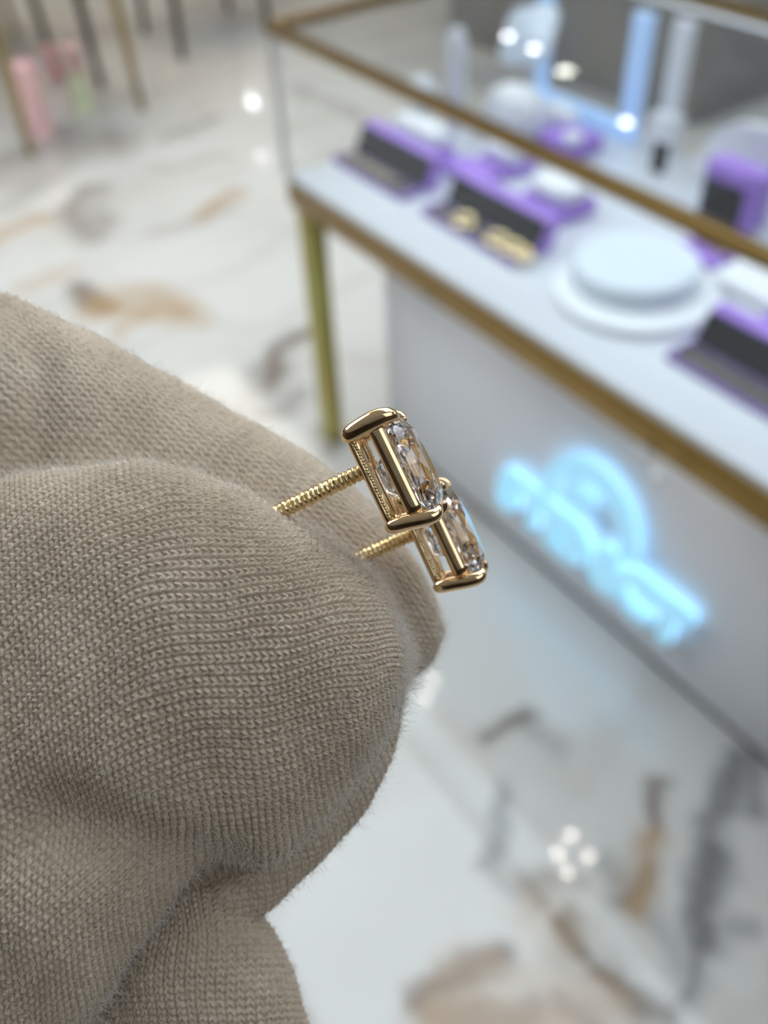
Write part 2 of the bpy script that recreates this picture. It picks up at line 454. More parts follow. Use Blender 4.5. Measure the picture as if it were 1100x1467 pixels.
# spot modules under the ledge, seen as round reflections in the floor
def puck(name, pts, label, grp):
    zz = ZB0
    c = np.mean([p[:2] for p in pts], axis=0)
    r = empty(name, (c[0], c[1], zz), label, 'spot lamp', grp)
    for p in pts:
        bm = bmesh.new(); lathe(bm, [(.011, 0), (.011, -.006), (.0088, -.006), (.0088, -.004)], 20, (p[0], p[1], zz))
        from_bm('housing', bm, M_LAMPFRAME, r, True, .6)
        bm = bmesh.new(); lathe(bm, [(.0086, -.0042), (.0086, -.0058)], 20, (p[0], p[1], zz))
        from_bm('bulb', bm, M_SPOT, r)
def mirrored(q):
    F = onz(*q, 0.0); k = 1 + (ZB0 - .006) / CAM_H
    return F * k
puck('spot_lamp', [mirrored(q) for q in ((818, 1198), (800, 1222), (843, 1227), (813, 1250))], 'four-bulb spot lamp under the showcase ledge, mirrored in the floor at the lower right', 'spot lamps under the ledge')
puck('spot_lamp', [mirrored(q) for q in ((620, 975), (610, 1000))], 'two-bulb spot lamp under the showcase ledge, mirrored in the floor below the earrings', 'spot lamps under the ledge')

# wall sconce whose two bulbs glint in the far floor
sc_ = empty('wall_sconce', (RX0, 4.42, 1.8), 'two-bulb wall sconce mirrored as two white dots in the far floor', 'wall lamp')
boxobj('back_plate', (RX0, 4.38, 1.95), (RX0 + .03, 4.46, 2.35), M_CHAIRBRASS, sc_, .004)
for q in ((362, 150), (372, 213)):
    F = onz(*q, 0.0); k = (RX0 + .08) / F[0]
    P = F * k; P[2] = CAM_H * (k - 1)
    bm = bmesh.new(); bmesh.ops.create_uvsphere(bm, u_segments=20, v_segments=12, radius=.045, matrix=Matrix.Translation(Vector(P)))
    from_bm('bulb', bm, M_SPOT2, sc_, True)
# ceiling downlights that glint in the glass top
for q, lb in (((728, 50), 'small ceiling downlight mirrored upper left in the glass top'), ((765, 68), 'small ceiling downlight mirrored beside the frame in the glass top'),
              ((897, 173), 'small ceiling downlight mirrored at the frame corner in the glass top'), ((810, 100), 'larger ceiling downlight mirrored inside the frame in the glass top')):
    G = onz(*q, ZT + .006); k = 1 + (RZ - ZT) / (CAM_H - ZT)
    P = G * k
    big = q == (810, 100)
    r = empty('downlight', (P[0], P[1], RZ), lb, 'downlight', 'ceiling downlights')
    bm = bmesh.new(); lathe(bm, [(.09, 0), (.09, -.012), (.075, -.012), (.07, -.004)], 28, (P[0], P[1], RZ)); from_bm('trim_ring', bm, M_LAMPFRAME, r, True, .6)
    ra = .068 if big else .04
    bm = bmesh.new(); lathe(bm, [(ra, -.005), (ra, -.009)], 28, (P[0], P[1], RZ)); from_bm('bulb', bm, lamp_mat('downlight_glow', (0.95, 1.0, 0.86) if big else (1, 1, 1), 16 if big else 28), r)

# ------------------------------------------------------------------ illuminated sign on the cabinet
YC = YF + 0.143
M_LETTER = mat('lit_acrylic', (0.22, 0.42, 0.52), 0.4, emit=(0.38, 0.76, 1.0), estr=0.60)
M_BACKLIT = lamp_mat('backlight_blue', (0.28, 0.62, 1.0), 2.3)
sign = empty('illuminated_sign', (-0.79, YC, 0.12), 'pale blue backlit letter sign with a ring arch on the white cabinet front', 'sign')
def text_mesh(ch, height, depth, fat):
    cu = bpy.data.curves.new('letter_source', 'FONT')
    cu.body = ch; cu.size = height / 0.73; cu.extrude = depth / 2; cu.offset = fat; cu.bevel_depth = 0.0015; cu.resolution_u = 6
    o = bpy.data.objects.new('letter_source', cu); COL.objects.link(o)
    dg = bpy.context.evaluated_depsgraph_get(); dg.update()
    me = bpy.data.meshes.new_from_object(o.evaluated_get(dg))
    bpy.data.objects.remove(o); bpy.data.curves.remove(cu)
    return me
def place_sign_mesh(name, me, x, z, y, M, parent):
    co = np.empty(len(me.vertices) * 3); me.vertices.foreach_get('co', co); co = co.reshape(-1, 3)
    cxm = (co[:, 0].min() + co[:, 0].max()) / 2
    out = np.stack([co[:, 0] - cxm + x, -co[:, 2] + y, co[:, 1] + z], 1) - np.array(sign.location)
    me.vertices.foreach_set('co', out.ravel()); me.update(); me.materials.clear()
    me.name = name
    return link_mesh(name, me, M, parent)
LET = 'STENICT'
wid = {'S': .072, 'T': .074, 'E': .070, 'N': .080, 'I': .036, 'C': .080}
total = sum(wid[c] for c in LET)
xcur = -1.045; scale = (0.505) / total
for c in LET:
    w = wid[c] * scale
    xm = xcur + w / 2; xcur += w
    place_sign_mesh('letter', text_mesh(c, 0.098, 0.014, 0.0042), xm, 0.135, YC - 0.028, M_LETTER, sign)
    place_sign_mesh('backlight', text_mesh(c, 0.098, 0.004, 0.004), xm, 0.135, YC - 0.016, M_BACKLIT, sign)
def arch(name, y0, y1, r0, r1, M, cx=-0.795, cz=0.262):
    bm = bmesh.new(); n = 40; rings = []
    for k in range(n + 1):
        a = PI * (1.02 - 1.06 * k / n)
        ca, sa = math.cos(a), math.sin(a)
        rings.append([bm.verts.new((cx + r * ca, y, cz + r * sa * 1.12)) for r, y in ((r0, y0), (r1, y0), (r1, y1), (r0, y1))])
    for A, B in zip(rings[:-1], rings[1:]):
        for k in range(4): bm.faces.new((A[k], A[(k + 1) % 4], B[(k + 1) % 4], B[k]))
    bm.faces.new(rings[0]); bm.faces.new(rings[-1][::-1])
    return from_bm(name, bm, M, sign)
arch('arch', YC - .035, YC - .021, .088, .118, M_LETTER)
arch('backlight', YC - .018, YC - .014, .092, .114, M_BACKLIT)
def gem(name, y0, y1, k, M):
    bm = bmesh.new()
    prof = [(-.034, .045), (-.020, .062), (.020, .062), (.034, .045), (.0, .0)]
    cx, cz = -0.815, 0.262
    A = [bm.verts.new((cx + x * k, y0, cz + .03 + (z - .03) * k)) for x, z in prof]; B = [bm.verts.new((cx + x * k, y1, cz + .03 + (z - .03) * k)) for x, z in prof]
    n = len(prof); bm.faces.new(A); bm.faces.new(B[::-1])
    for i in range(n): bm.faces.new((A[i], A[(i + 1) % n], B[(i + 1) % n], B[i]))
    return from_bm(name, bm, M, sign)
gem('gem_emblem', YC - .035, YC - .021, 1.0, M_LETTER); gem('backlight', YC - .018, YC - .014, .85, M_BACKLIT)

# ------------------------------------------------------------------ things in the showcase
ZL += 0.0005
E3 = lambda x, y, z: Vector((x, y, z))
def prism(bm, prof, x0, x1):
    """closed (y, z) profile extruded along x"""
    A = [bm.verts.new((x0, y, z)) for y, z in prof]; B = [bm.verts.new((x1, y, z)) for y, z in prof]
    n = len(prof); bm.faces.new(A); bm.faces.new(B[::-1])
    for i in range(n): bm.faces.new((A[i], A[(i + 1) % n], B[(i + 1) % n], B[i]))
def open_box(x0, x1, label, dz):
    """long open jewellery box: shallow tray in front, thick lid leaning back behind it, purple outside, black inside"""
    y0, yh, w = 0.946, 0.997, .004
    r = empty('open_jewellery_box', ((x0 + x1) / 2, (y0 + yh) / 2, ZL), label, 'jewellery box', 'long open purple jewellery boxes')
    bm = bmesh.new()
    box(bm, (x0, y0, ZL), (x1, yh, ZL + .005), .0015); box(bm, (x0, y0, ZL), (x1, y0 + w, ZL + .008), .0015)
    box(bm, (x0, y0, ZL), (x0 + w, yh, ZL + .014), .0015); box(bm, (x1 - w, y0, ZL), (x1, yh, ZL + .014), .0015)
    from_bm('tray', bm, M_PURPLE, r, True, .6)
    boxobj('tray_lining', (x0 + w, y0 + w, ZL + .005), (x1 - w, yh - .001, ZL + .008), M_GREYLINE, r)
    tz = .735 + dz
    bm = bmesh.new(); prism(bm, [(yh, ZL + .001), (yh + .004, ZL + .009), (1.024, tz), (1.053, tz + .004), (1.036, ZL)], x0, x1)
    bmesh.ops.bevel(bm, geom=list(bm.edges), offset=.0025, segments=2, affect='EDGES')
    from_bm('lid', bm, M_PURPLE, r, True, .6)
    ny, nz = -(tz - ZL - .009), (1.024 - yh - .004); ln = math.hypot(ny, nz); ny /= ln; nz /= ln
    P0 = (yh + .004, ZL + .010); P1 = (1.0235, tz - .001); t = .0022
    bm = bmesh.new(); prism(bm, [P0, P1, (P1[0] + ny * t, P1[1] + nz * t), (P0[0] + ny * t, P0[1] + nz * t)], x0 + .003, x1 - .003)
    from_bm('lid_lining', bm, M_BLACK, r)
    return r
BOXES = ((-1.590, -1.350, 'long open purple box at the left end of the ledge holding dull gold bars', .004),
         (-1.285, -1.030, 'long open purple box in mid ledge holding bright gold bangles', .0),
         (-0.690, -0.420, 'long open purple box at the right edge with bare black lining', .0))
for b_ in BOXES: open_box(*b_)
# gold in the boxes
for k in range(5):
    x = -1.575 + .036 * k
    bm = bmesh.new()
    tube(bm, [(x, .9555, ZL + .0145), (x + .010, .970, ZL + .0165), (x + .022, .9855, ZL + .0145)], .0055, 10)
    o = from_bm('gold_bar', bm, brass('dull_gold', (0.55, 0.48, 0.36), .45), None, True)
    tag(o, 'dull gold bar lying in a row in the left open purple box', 'jewellery', 'dull gold bars in the left box')
for q, rad, lb in (((645, 322), .022, 'round gold bangle at the left end of the middle open box'), ((692, 350), .020, 'round gold bangle in the centre of the middle open box'), ((712, 362), .018, 'second gold bangle from the right in the middle open box'), ((738, 368), .014, 'smaller dark gold ring at the right end of the middle open box')):
    P = onz(*q, ZL + .018); P[1] = .972
    bm = bmesh.new()
    rings = []
    tube(bm, [(P[0] + rad * math.cos(a), P[1] + min(rad, .0165) * math.sin(a), ZL + .0152 + .0008 * math.sin(a)) for a in [2 * PI * k / 32 for k in range(32)]], (.0065), 10, closed=True, up=(0, 0, 1))
    o = from_bm('gold_bangle', bm, M_JGOLD, None, True); tag(o, lb, 'bangle', 'gold bangles in the middle box')

def cushion_box(x0, x1, y0, y1, h, pad_h, label, over=0.0, rz=0.0):
    r = empty('ring_box', ((x0 + x1) / 2, (y0 + y1) / 2, ZL), label, 'ring box', 'purple boxes with white cushions')
    boxobj('box_body', (x0, y0, ZL), (x1, y1, ZL + h), M_PURPLE, r, .004)
    cx, cy = (x0 + x1) / 2, (y0 + y1) / 2
    bm = bmesh.new()
    a = (x1 - x0) / 2 * (.93 + over); b = (y1 - y0) / 2 * (.93 + over)
    prof = [(.80, 0), (.96, pad_h * .18), (1.0, pad_h * .45), (.97, pad_h * .72), (.85, pad_h * .93), (.6, pad_h), (.2, pad_h * 1.02)]
    lathe(bm, prof, 48, (cx, cy, ZL + h), a, b, 4.0)
    from_bm('cushion', bm, M_PAD, r, True, 1.0)
    return r
cushion_box(-1.195, -1.085, 1.110, 1.195, .030, .030, 'purple box with a white oval cushion just below the front brass rail')
cushion_box(-1.385, -1.290, 1.162, 1.232, .022, .034, 'purple box with a white cushion crossing under the rail left of the dish')
cushion_box(-1.585, -1.42, 1.075, 1.135, .030, .040, 'long purple box with a bluish white bolster just behind the left open box')
# low purple trays behind
o = boxobj('jewellery_tray', (-1.410, 1.085, ZL), (-1.30, 1.155, ZL + .020), M_PURPLE, None, .004); tag(o, 'low flat purple tray between the left bolster box and the open boxes', 'tray')
# round two-tier dish
bm = bmesh.new(); lathe(bm, [(.130, 0), (.133, .006), (.130, .013), (.10, .014)], 72, (-0.845, 1.045, ZL), 1, 1)
ds = empty('display_riser', (-0.845, 1.045, ZL), 'round two-tier white display riser in front of the right brass rail', 'display riser')
from_bm('base_tier', bm, M_PAD, ds, True, .8)
bm = bmesh.new(); lathe(bm, [(.098, .013), (.102, .022), (.102, .040), (.097, .046), (.06, .047)], 72, (-0.865, 1.060, ZL), 1, 1)
from_bm('upper_tier', bm, noisy(mat('dish_white', (0.74, 0.81, 0.89), 0.35), (0.72, 0.80, 0.88), (0.76, 0.83, 0.90), 8), ds, True, .8)
# white pad and small purple boxes at the right
o = boxobj('display_pad', (-0.800, 1.160, ZL), (-0.672, 1.235, ZL + .018), M_PAD, None, .006); tag(o, 'white square display pad between the riser and the right open box', 'display pad')
o = boxobj('purple_block', (-0.655, 1.085, ZL), (-0.56, 1.17, ZL + .030), M_PURPLE, None, .004); tag(o, 'plain purple block at the right edge behind the open box', 'box')
def ring_stand():
    x0, x1, y0, y1 = -.900, -.815, 1.185, 1.250
    r = empty('jewellery_stand', (-.858, 1.217, ZL), 'small purple stand with dark gold chain just under the right part of the rail', 'jewellery stand')
    boxobj('base', (x0, y0, ZL), (x1, y1, ZL + .016), M_PURPLE, r, .003)
    boxobj('back', (x0 + .008, y1 - .018, ZL + .016), (x1 - .008, y1 - .004, ZL + .060), M_BLACK, r, .003)
    bm = bmesh.new()
    for k in range(6):
        bmesh.ops.create_uvsphere(bm, u_segments=10, v_segments=8, radius=.007, matrix=Matrix.Translation((x0 + .015 + .012 * k, y1 - .022, ZL + .03 + .012 * math.sin(k * 1.1))))
    from_bm('chain', bm, brass('chain_gold', (.5, .42, .28), .35), r, True)
ring_stand()
def upright_box():
    x0, x1, y0 = -.975, -.862, 1.335
    r = empty('upright_ring_box', ((x0 + x1) / 2, y0 + .03, ZL), 'open purple ring box standing upright with a black face behind the rail', 'ring box')
    boxobj('shell', (x0, y0, ZL), (x1, y0 + .05, ZL + .100), M_PURPLE, r, .005)
    boxobj('black_face', (x0 + .005, y0 - .004, ZL + .004), (x1 - .022, y0, ZL + .072), M_BLACK, r, .001)
upright_box()
def display_board():
    r = empty('display_board', (-.96, 1.46, ZL), 'large rounded white display board behind the upright purple ring box', 'display board')
    bm = bmesh.new(); n = 40
    cx, cz, a, h = -.90, ZL + .004, .17, .13
    A, B = [], []
    for k in range(n + 1):
        an = PI * k / n
        q = (abs(math.cos(an)) ** 3 + abs(math.sin(an)) ** 3) ** (-1 / 3)
        x = cx - a * q * math.cos(an); z = cz + h * q * math.sin(an)
        A.append(bm.verts.new((x, 1.440, z))); B.append(bm.verts.new((x, 1.462, z)))
    bm.faces.new(A); bm.faces.new(B[::-1])
    for k in range(n): bm.faces.new((A[k], A[k + 1], B[k + 1], B[k]))
    bm.faces.new((A[-1], A[0], B[0], B[-1]))
    from_bm('board', bm, M_PAD, r, True, .6)
    boxobj('foot', (cx - .12, 1.42, ZL), (cx + .12, 1.49, ZL + .005), M_PAD, r, .001)
display_board()
# slim black display card
bm = bmesh.new(); box(bm, (-1.155, 1.405, ZL), (-1.125, 1.42, ZL + .055), .004)
o = from_bm('black_stand', bm, M_BLACK, None, True, .6); tag(o, 'slim black stand beside the lower right corner of the acrylic frame', 'stand')
# purple box behind the rail
boxp = empty('purple_box', (-1.33, 1.36, ZL), 'purple box with a small white knob lying behind the rail under the acrylic frame', 'box')
boxobj('box_body', (-1.385, 1.31, ZL), (-1.275, 1.40, ZL + .034), M_PURPLE, boxp, .004)
bm = bmesh.new(); lathe(bm, [(.016, 0), (.02, .006), (.018, .016), (.008, .02)], 24, (-1.29, 1.325, ZL + .034)); from_bm('knob', bm, M_PAD, boxp, True, 1.0)
M_LITFRAME = noisy(mat('edge_lit_acrylic', (0.5, 0.7, 0.95), 0.3, emit=(0.30, 0.52, 1.0), estr=0.28), (0.48, 0.68, 0.94), (0.54, 0.73, 0.96), 5)
# acrylic U frame
fr = empty('acrylic_display', (-1.42, 1.478, ZL), 'tall U-shaped bluish white acrylic frame standing at the back of the showcase', 'display frame')
for x, M_ in ((-1.560, M_LITFRAME), (-1.285, M_LITFRAME)):
    boxobj('upright', (x - .021, 1.468, ZL + .02), (x + .021, 1.490, ZT - .030), M_, fr, .003)
boxobj('bottom_bar', (-1.581, 1.466, ZL), (-1.264, 1.492, ZL + .034), M_LITFRAME, fr, .003)
p2 = empty('acrylic_post', (-1.205, 1.497, ZL), 'pale acrylic post right of the acrylic frame', 'display post', 'acrylic posts')
boxobj('shaft', (-1.222, 1.488, ZL + .01), (-1.180, 1.506, ZT - .030), M_PAD, p2, .003); boxobj('foot', (-1.232, 1.474, ZL), (-1.168, 1.510, ZL + .075), M_PAD, p2, .006)
p1 = empty('acrylic_post', (-1.534, 1.22, ZL), 'round-topped white post standing left of the acrylic frame', 'display post', 'acrylic posts')
bm = bmesh.new(); lathe(bm, [(.030, 0), (.030, .004), (.026, .006)], 32, (-1.534, 1.22, ZL)); from_bm('foot', bm, M_PAD, p1, True, .6)
bm = bmesh.new(); lathe(bm, [(.020, .006), (.020, .185), (.015, .206), (.004, .214)], 32, (-1.534, 1.22, ZL)); from_bm('shaft', bm, M_PAD, p1, True, 1.0)
# rounded white busts / cushions behind the rail
def pillow(name, cx, cy, sx, sy, h, label, cat, grp=None, power=3.0, M_=M_PAD, z0=ZL):
    bm = bmesh.new(); n = 9
    prof = [(max(.02, math.sin(PI * (.06 + .94 * k / n)) ** .6) if k < n else .05, h * (1 - math.cos(PI * k / n)) / 2) for k in range(n + 1)]
    prof[0] = (.62, 0)
    lathe(bm, prof, 40, (cx, cy, z0), sx, sy, power)
    o = from_bm(name, bm, M_, None, True, 1.2); tag(o, label, cat, grp); return o
rb = empty('ring_bust', (-1.558, 1.150, ZL), 'small white ball-topped ring bust behind the rail at the far left of the posts', 'ring bust')
bm = bmesh.new(); lathe(bm, [(.028, 0), (.028, .006), (.016, .03), (.014, .072)], 32, (-1.558, 1.150, ZL)); from_bm('pedestal', bm, M_PAD, rb, True, 1.0)
bm = bmesh.new(); lathe(bm, [(.014 if k in (0, 10) else .034 * math.sin(PI * (.12 + .82 * k / 10)), .098 - .034 * math.cos(PI * (.12 + .82 * k / 10))) for k in range(11)], 32, (-1.558, 1.150, ZL)); from_bm('ball', bm, M_PAD, rb, True)
pillow('necklace_cushion', -1.445, 1.310, .072, .050, .105, 'wide rounded white necklace cushion behind the rail right of the white post', 'cushion', 'white display cushions', 3.0)
pillow('necklace_cushion', -1.405, 1.395, .045, .030, .06, 'small white cushion tucked in front of the acrylic frame', 'cushion', 'white display cushions', 3.5)
def bust():
    P = ony(754, 52, 1.36)
    r = empty('necklace_display', (P[0], 1.385, ZL), 'tilted rounded bluish white necklace plate on a clear stem', 'necklace display')
    bm = bmesh.new()
    lathe(bm, [(.9, -.008), (1, -.004), (1, .004), (.9, .008)], 48, (0, 0, 0), .076, .055, 4.5)
    rot = Matrix.Rotation(math.radians(62), 4, 'X') @ Matrix.Identity(4)
    bmesh.ops.transform(bm, matrix=Matrix.Translation((P[0], 1.365, P[2])) @ Matrix.Rotation(math.radians(-14), 4, 'Y') @ rot, verts=bm.verts)
    from_bm('plate', bm, M_ACRYL, r, True, .8)
    bm = bmesh.new(); tube(bm, [(P[0], 1.385, ZL + .006), (P[0], 1.385, P[2] - .03), (P[0], 1.373, P[2])], .006, 14); from_bm('stem', bm, M_ACRYL, r, True)
    bm = bmesh.new(); lathe(bm, [(.020, 0), (.020, .004), (.016, .006)], 32, (P[0], 1.385, ZL)); from_bm('base', bm, M_ACRYL, r, True, .6)
bust()

# ------------------------------------------------------------------ chairs and objects beyond, on the far floor
def chair(feet, seat_z, M_, label, grp='chairs beyond the showcase'):
    c = np.mean(np.array(feet), axis=0)
    r = empty('dining_chair', (c[0], c[1], 0), label, 'chair', grp)
    for i, f in enumerate(feet):
        bm = bmesh.new()
        top = Vector((f[0] * .93 + c[0] * .07, f[1] * .93 + c[1] * .07, seat_z))
        tube(bm, [(f[0], f[1], 0.0), (f[0], f[1], .02), top], [.017, .017, .024], 14)
        from_bm('leg', bm, M_[i] if isinstance(M_, list) else M_, r, True, .8)
    sx = (max(f[0] for f in feet) - min(f[0] for f in feet)) / 2 + .03; sy = (max(f[1] for f in feet) - min(f[1] for f in feet)) / 2 + .03
    bm = bmesh.new(); lathe(bm, [(.9, 0), (1, .02), (1, .06), (.9, .085), (.3, .09)], 48, (c[0], c[1], seat_z), sx, sy, 4)
    from_bm('seat', bm, noisy(mat('seat_velvet', (.3, .26, .24), .8), (.27, .23, .21), (.33, .29, .27), 20), r, True, .8)
    bm = bmesh.new(); box(bm, (c[0] - sx, c[1] - sy * .95, seat_z + .16), (c[0] - sx + .05, c[1] + sy * .95, seat_z + .5), .02, 3)
    from_bm('backrest', bm, bpy.data.materials['seat_velvet'], r, True, .8)
    for s in (-1, 1):
        bm = bmesh.new(); tube(bm, [(c[0] - sx + .025, c[1] + s * sy * .7, seat_z + .05), (c[0] - sx + .025, c[1] + s * sy * .7, seat_z + .2)], .012, 10); from_bm('back_post', bm, M_[0] if isinstance(M_, list) else M_, r, True, .8)
    return r
g3 = lambda q: tuple(onz(*q, 0.0)[:2])
chair([g3((45, 222)), g3((205, 158)), g3((146, 126)), (-4.36, .85)], .57, [M_CHAIRBRASS, M_CHAIRBRASS, M_CHAIRDARK, M_CHAIRBRASS], 'chair nearest the showcase with brass legs, one at the left picture edge')  # back right leg painted dark for the shade it stands in
chair([g3((262, 84)), (-5.02, 1.90), (-4.58, 2.40), (-5.06, 2.42)], .47, M_CHAIRDARK, 'dark-legged chair at the right of the chairs, behind the brass-legged one')
chair([g3((75, 85)), (-4.92, .82), (-5.48, .84), (-5.50, 1.36)], .47, [M_CHAIRDARK, M_CHAIRBRASS, M_CHAIRDARK, M_CHAIRBRASS], 'chair with dark and brass legs farthest left behind the pink ornaments')
def vase(q, h, rad, c, label, cat='ornament', lean=0.0):
    P = onz(*q, 0.0)
    bm = bmesh.new(); prof = []
    n = 14
    for k in range(n + 1):
        z = h * k / n
        prof.append((rad * (.86 + .14 * math.sin(k * 2.1)), z))
    lathe(bm, prof, 28, (P[0], P[1], 0.0))
    Mv = noisy(mat('glitter', c[0], .22, .15, coat=.6), c[0], c[1], 45, bump=.8, bscale=120)
    o = from_bm('glitter_ornament', bm, Mv, None, True, 1.0); tag(o, label, cat, 'glittering ornaments under the chairs')
vase((62, 193), .30, .060, ((.88, .42, .40), (.98, .74, .72)), 'tall pink glittering ornament on the floor nearest the left edge')
vase((82, 118), .16, .038, ((.60, .22, .23), (.80, .52, .52)), 'short rosy glittering ornament between the tall pink one and the green one')
vase((122, 160), .16, .045, ((.62, .70, .36), (.84, .87, .66)), 'pale green glittering ornament on the floor between the chair legs')
vase((112, 118), .17, .05, ((.85, .46, .46), (.95, .80, .78)), 'pale pink glittering ornament behind the green one')
vase((203, 135), .10, .03, ((.74, .78, .82), (.92, .94, .96)), 'white glittering ornament beside the brass chair leg')
o = boxobj('low_cabinet', (-3.9, 3.05, 0), (-2.35, 3.75, .42), noisy(mat('taupe_lacquer', (.20, .19, .18), .4), (.18, .17, .16), (.22, .21, .20), 3), None, .01)
tag(o, 'low taupe cabinet on the far floor seen through the glass showcase', 'cabinet')

# ------------------------------------------------------------------ earrings (local frame in millimetres)
MM = 1e-3
def mk_local(name, bm, M_, parent, smooth=True, angle=None):
    bmesh.ops.recalc_face_normals(bm, faces=bm.faces)
    me = bpy.data.meshes.new(name)
    bmesh.ops.scale(bm, vec=(MM, MM, MM * .88), verts=bm.verts)
    bm.to_mesh(me); bm.free()
    o = link_mesh(name, me, M_, parent)
    if smooth:
        me.polygons.foreach_set('use_smooth', [True] * len(me.polygons))
        if angle: me.set_sharp_from_angle(angle=angle)
    return o

def rrect(a, b, r, n=8):
    pts = []
    for cx, cy, a0 in ((a - r, b - r, 0), (-a + r, b - r, PI / 2), (-a + r, -b + r, PI), (a - r, -b + r, 3 * PI / 2)):
        for k in range(n + 1):
            t = a0 + PI / 2 * k / n
            pts.append((cx + r * math.cos(t), cy + r * math.sin(t)))
    # subdivide the straight runs
    out = []
    for i, p in enumerate(pts):
        q = pts[(i + 1) % len(pts)]
        out.append(p)
        d = math.hypot(q[0] - p[0], q[1] - p[1])
        m_ = int(d / .35)
        for k in range(1, m_): out.append((p[0] + (q[0] - p[0]) * k / m_, p[1] + (q[1] - p[1]) * k / m_))
    return out

SA, SB = 3.13, 2.10            # half length / half width of the stone
def build_earring(label):
    root = empty('stud_earring', (0, 0, 0), label, 'earring', 'pair of pinched stud earrings')
    # --- basket: base rail, upper rail, bridge
    bm = bmesh.new(); tube(bm, [(x, y, .20) for x, y in rrect(2.62, 1.70, .55)], [(.26, .24)] * len(rrect(2.62, 1.70, .55)), 14, True, up=(0, 0, 1))
    base = mk_local('base_rail', bm, M_GOLD, root)
    bm = bmesh.new()
    for sy in (-1, 1):                      # beaded inner face of the base rail
        for k in range(26):
            bmesh.ops.create_icosphere(bm, subdivisions=2, radius=.11 + .03 * random.random(), matrix=Matrix.Translation((-2.2 + 4.4 * k / 25, sy * (1.70 + .17), .36 + .05 * random.random())))
    mk_local('beading', bm, M_GOLD_ROUGH, base)
    pr = rrect(2.80, 1.92, .65)
    bm = bmesh.new(); tube(bm, [(x, y, 1.92) for x, y in pr], [(.50, .21)] * len(pr), 16, True, up=(0, 0, 1))
    mk_local('upper_rail', bm, M_GOLD, root)
    bm = bmesh.new(); tube(bm, [(-2.5, 0, .2), (-1.2, 0, .12), (0, 0, .1), (1.2, 0, .12), (2.5, 0, .2)], [(.2, .4), (.22, .55), (.25, .7), (.22, .55), (.2, .4)], 14, up=(0, 0, 1))
    mk_local('bridge', bm, M_GOLD_ROUGH, root)
    # --- prongs
    for sx in (-1, 1):
        for sy in (-1, 1):
            X = 2.78 * sx; Y = 1.90 * sy
            fl = 1.0 if sx > 0 else 0.0
            t = 1.0 if sx < 0 else .82
            pts = [(X * .94, Y * .90, -.16), (X * .96, Y * .92, .02), (X * .98, Y * .95, .4), (X + .06 * fl, Y, 1.2), (X * 1.01 + .2 * fl, Y * 1.03, 2.1), (X * 1.0 + .34 * fl, Y * 1.03, 2.75), (X * .965 + .4 * fl, Y * .97, 3.12), (X * .90 + .4 * fl, Y * .87, 3.34), (X * .84 + .38 * fl, Y * .79, 3.36)]
            rad = [(.18 * t, .18 * t), (.42 * t, .38 * t), (.52 * t, .43 * t), (.54 * t, .44 * t), (.56 * t, .45 * t), (.50 * t, .42 * t), (.43 * t, .38 * t), (.30 * t, .28 * t), (.12, .12)]
            # smooth resample
            tt = np.linspace(0, len(pts) - 1, 30); ii = np.arange(len(pts))
            P = np.stack([np.interp(tt, ii, np.array(pts)[:, k]) for k in range(3)], 1)
            for _ in range(3): P[1:-1] = (P[:-2] + 2 * P[1:-1] + P[2:]) / 4
            RR = np.stack([np.interp(tt, ii, np.array(rad)[:, k]) for k in range(2)], 1)
            for _ in range(2): RR[1:-1] = (RR[:-2] + 2 * RR[1:-1] + RR[2:]) / 4
            bm = bmesh.new(); tube(bm, [tuple(p) for p in P], [tuple(q) for q in RR], 18, up=(1, 0, 0))
            mk_local('prong', bm, M_GOLD, root)
    # --- stone: elongated cushion cut
    def ringp(n, sc, z, off=0.0, pw=2.7):
        o_ = []
        for k in range(n):
            a = 2 * PI * (k + off) / n
            q = (abs(math.cos(a)) ** pw + abs(math.sin(a)) ** pw) ** (-1 / pw)
            o_.append((.18 + SA * sc * q * math.cos(a), SB * sc * q * math.sin(a), z))
        return o_
    bm = bmesh.new()
    tab = [bm.verts.new(p) for p in ringp(8, .60, 3.78, .5)]
    mid = [bm.verts.new(p) for p in ringp(8, .80, 3.48, 0.0)]
    gu = [bm.verts.new(p) for p in ringp(16, 1.0, 2.86)]
    gl = [bm.verts.new(p) for p in ringp(16, 1.0, 2.72)]
    pm = [bm.verts.new(p) for p in ringp(8, .66, 1.75, .5)]
    pk = [bm.verts.new(p) for p in ringp(8, .34, 1.0, 0.0)]
    c1 = bm.verts.new((-.52, 0, .55)); c2 = bm.verts.new((.88, 0, .55))
    bm.faces.new(tab)
    for k in range(8):
        k1 = (k + 1) % 8
        bm.faces.new((tab[k - 1], tab[k], mid[k]))                       # star
        bm.faces.new((mid[k], tab[k], mid[k1], gu[(2 * k + 1) % 16]))    # kite
        bm.faces.new((mid[k], gu[(2 * k + 1) % 16], gu[2 * k]))
        bm.faces.new((mid[k], gu[2 * k], gu[2 * k - 1]))
        bm.faces.new((gl[2 * k], gl[(2 * k + 1) % 16], pm[k]))
        bm.faces.new((gl[(2 * k + 1) % 16], gl[(2 * k + 2) % 16], pm[k]))
        bm.faces.new((gl[2 * k], pm[k], pk[k], pm[k - 1]))
        bm.faces.new((pm[k], pk[k1], pk[k]))
    for k in range(16): bm.faces.new((gu[k], gu[(k + 1) % 16], gl[(k + 1) % 16], gl[k]))
    for k in range(8):
        a, b_ = pk[k], pk[(k + 1) % 8]
        ca = c2 if pk[k].co.x > .19 or (abs(pk[k].co.x - .18) <= .01 and pk[(k + 1) % 8].co.x > .18) else c1
        cb = c2 if pk[(k + 1) % 8].co.x > .19 else c1
        if abs(b_.co.x - .18) <= .01: cb = ca
        bm.faces.new((a, b_, ca))
    top_ = [v for v in pk if abs(v.co.x - .18) <= .01]
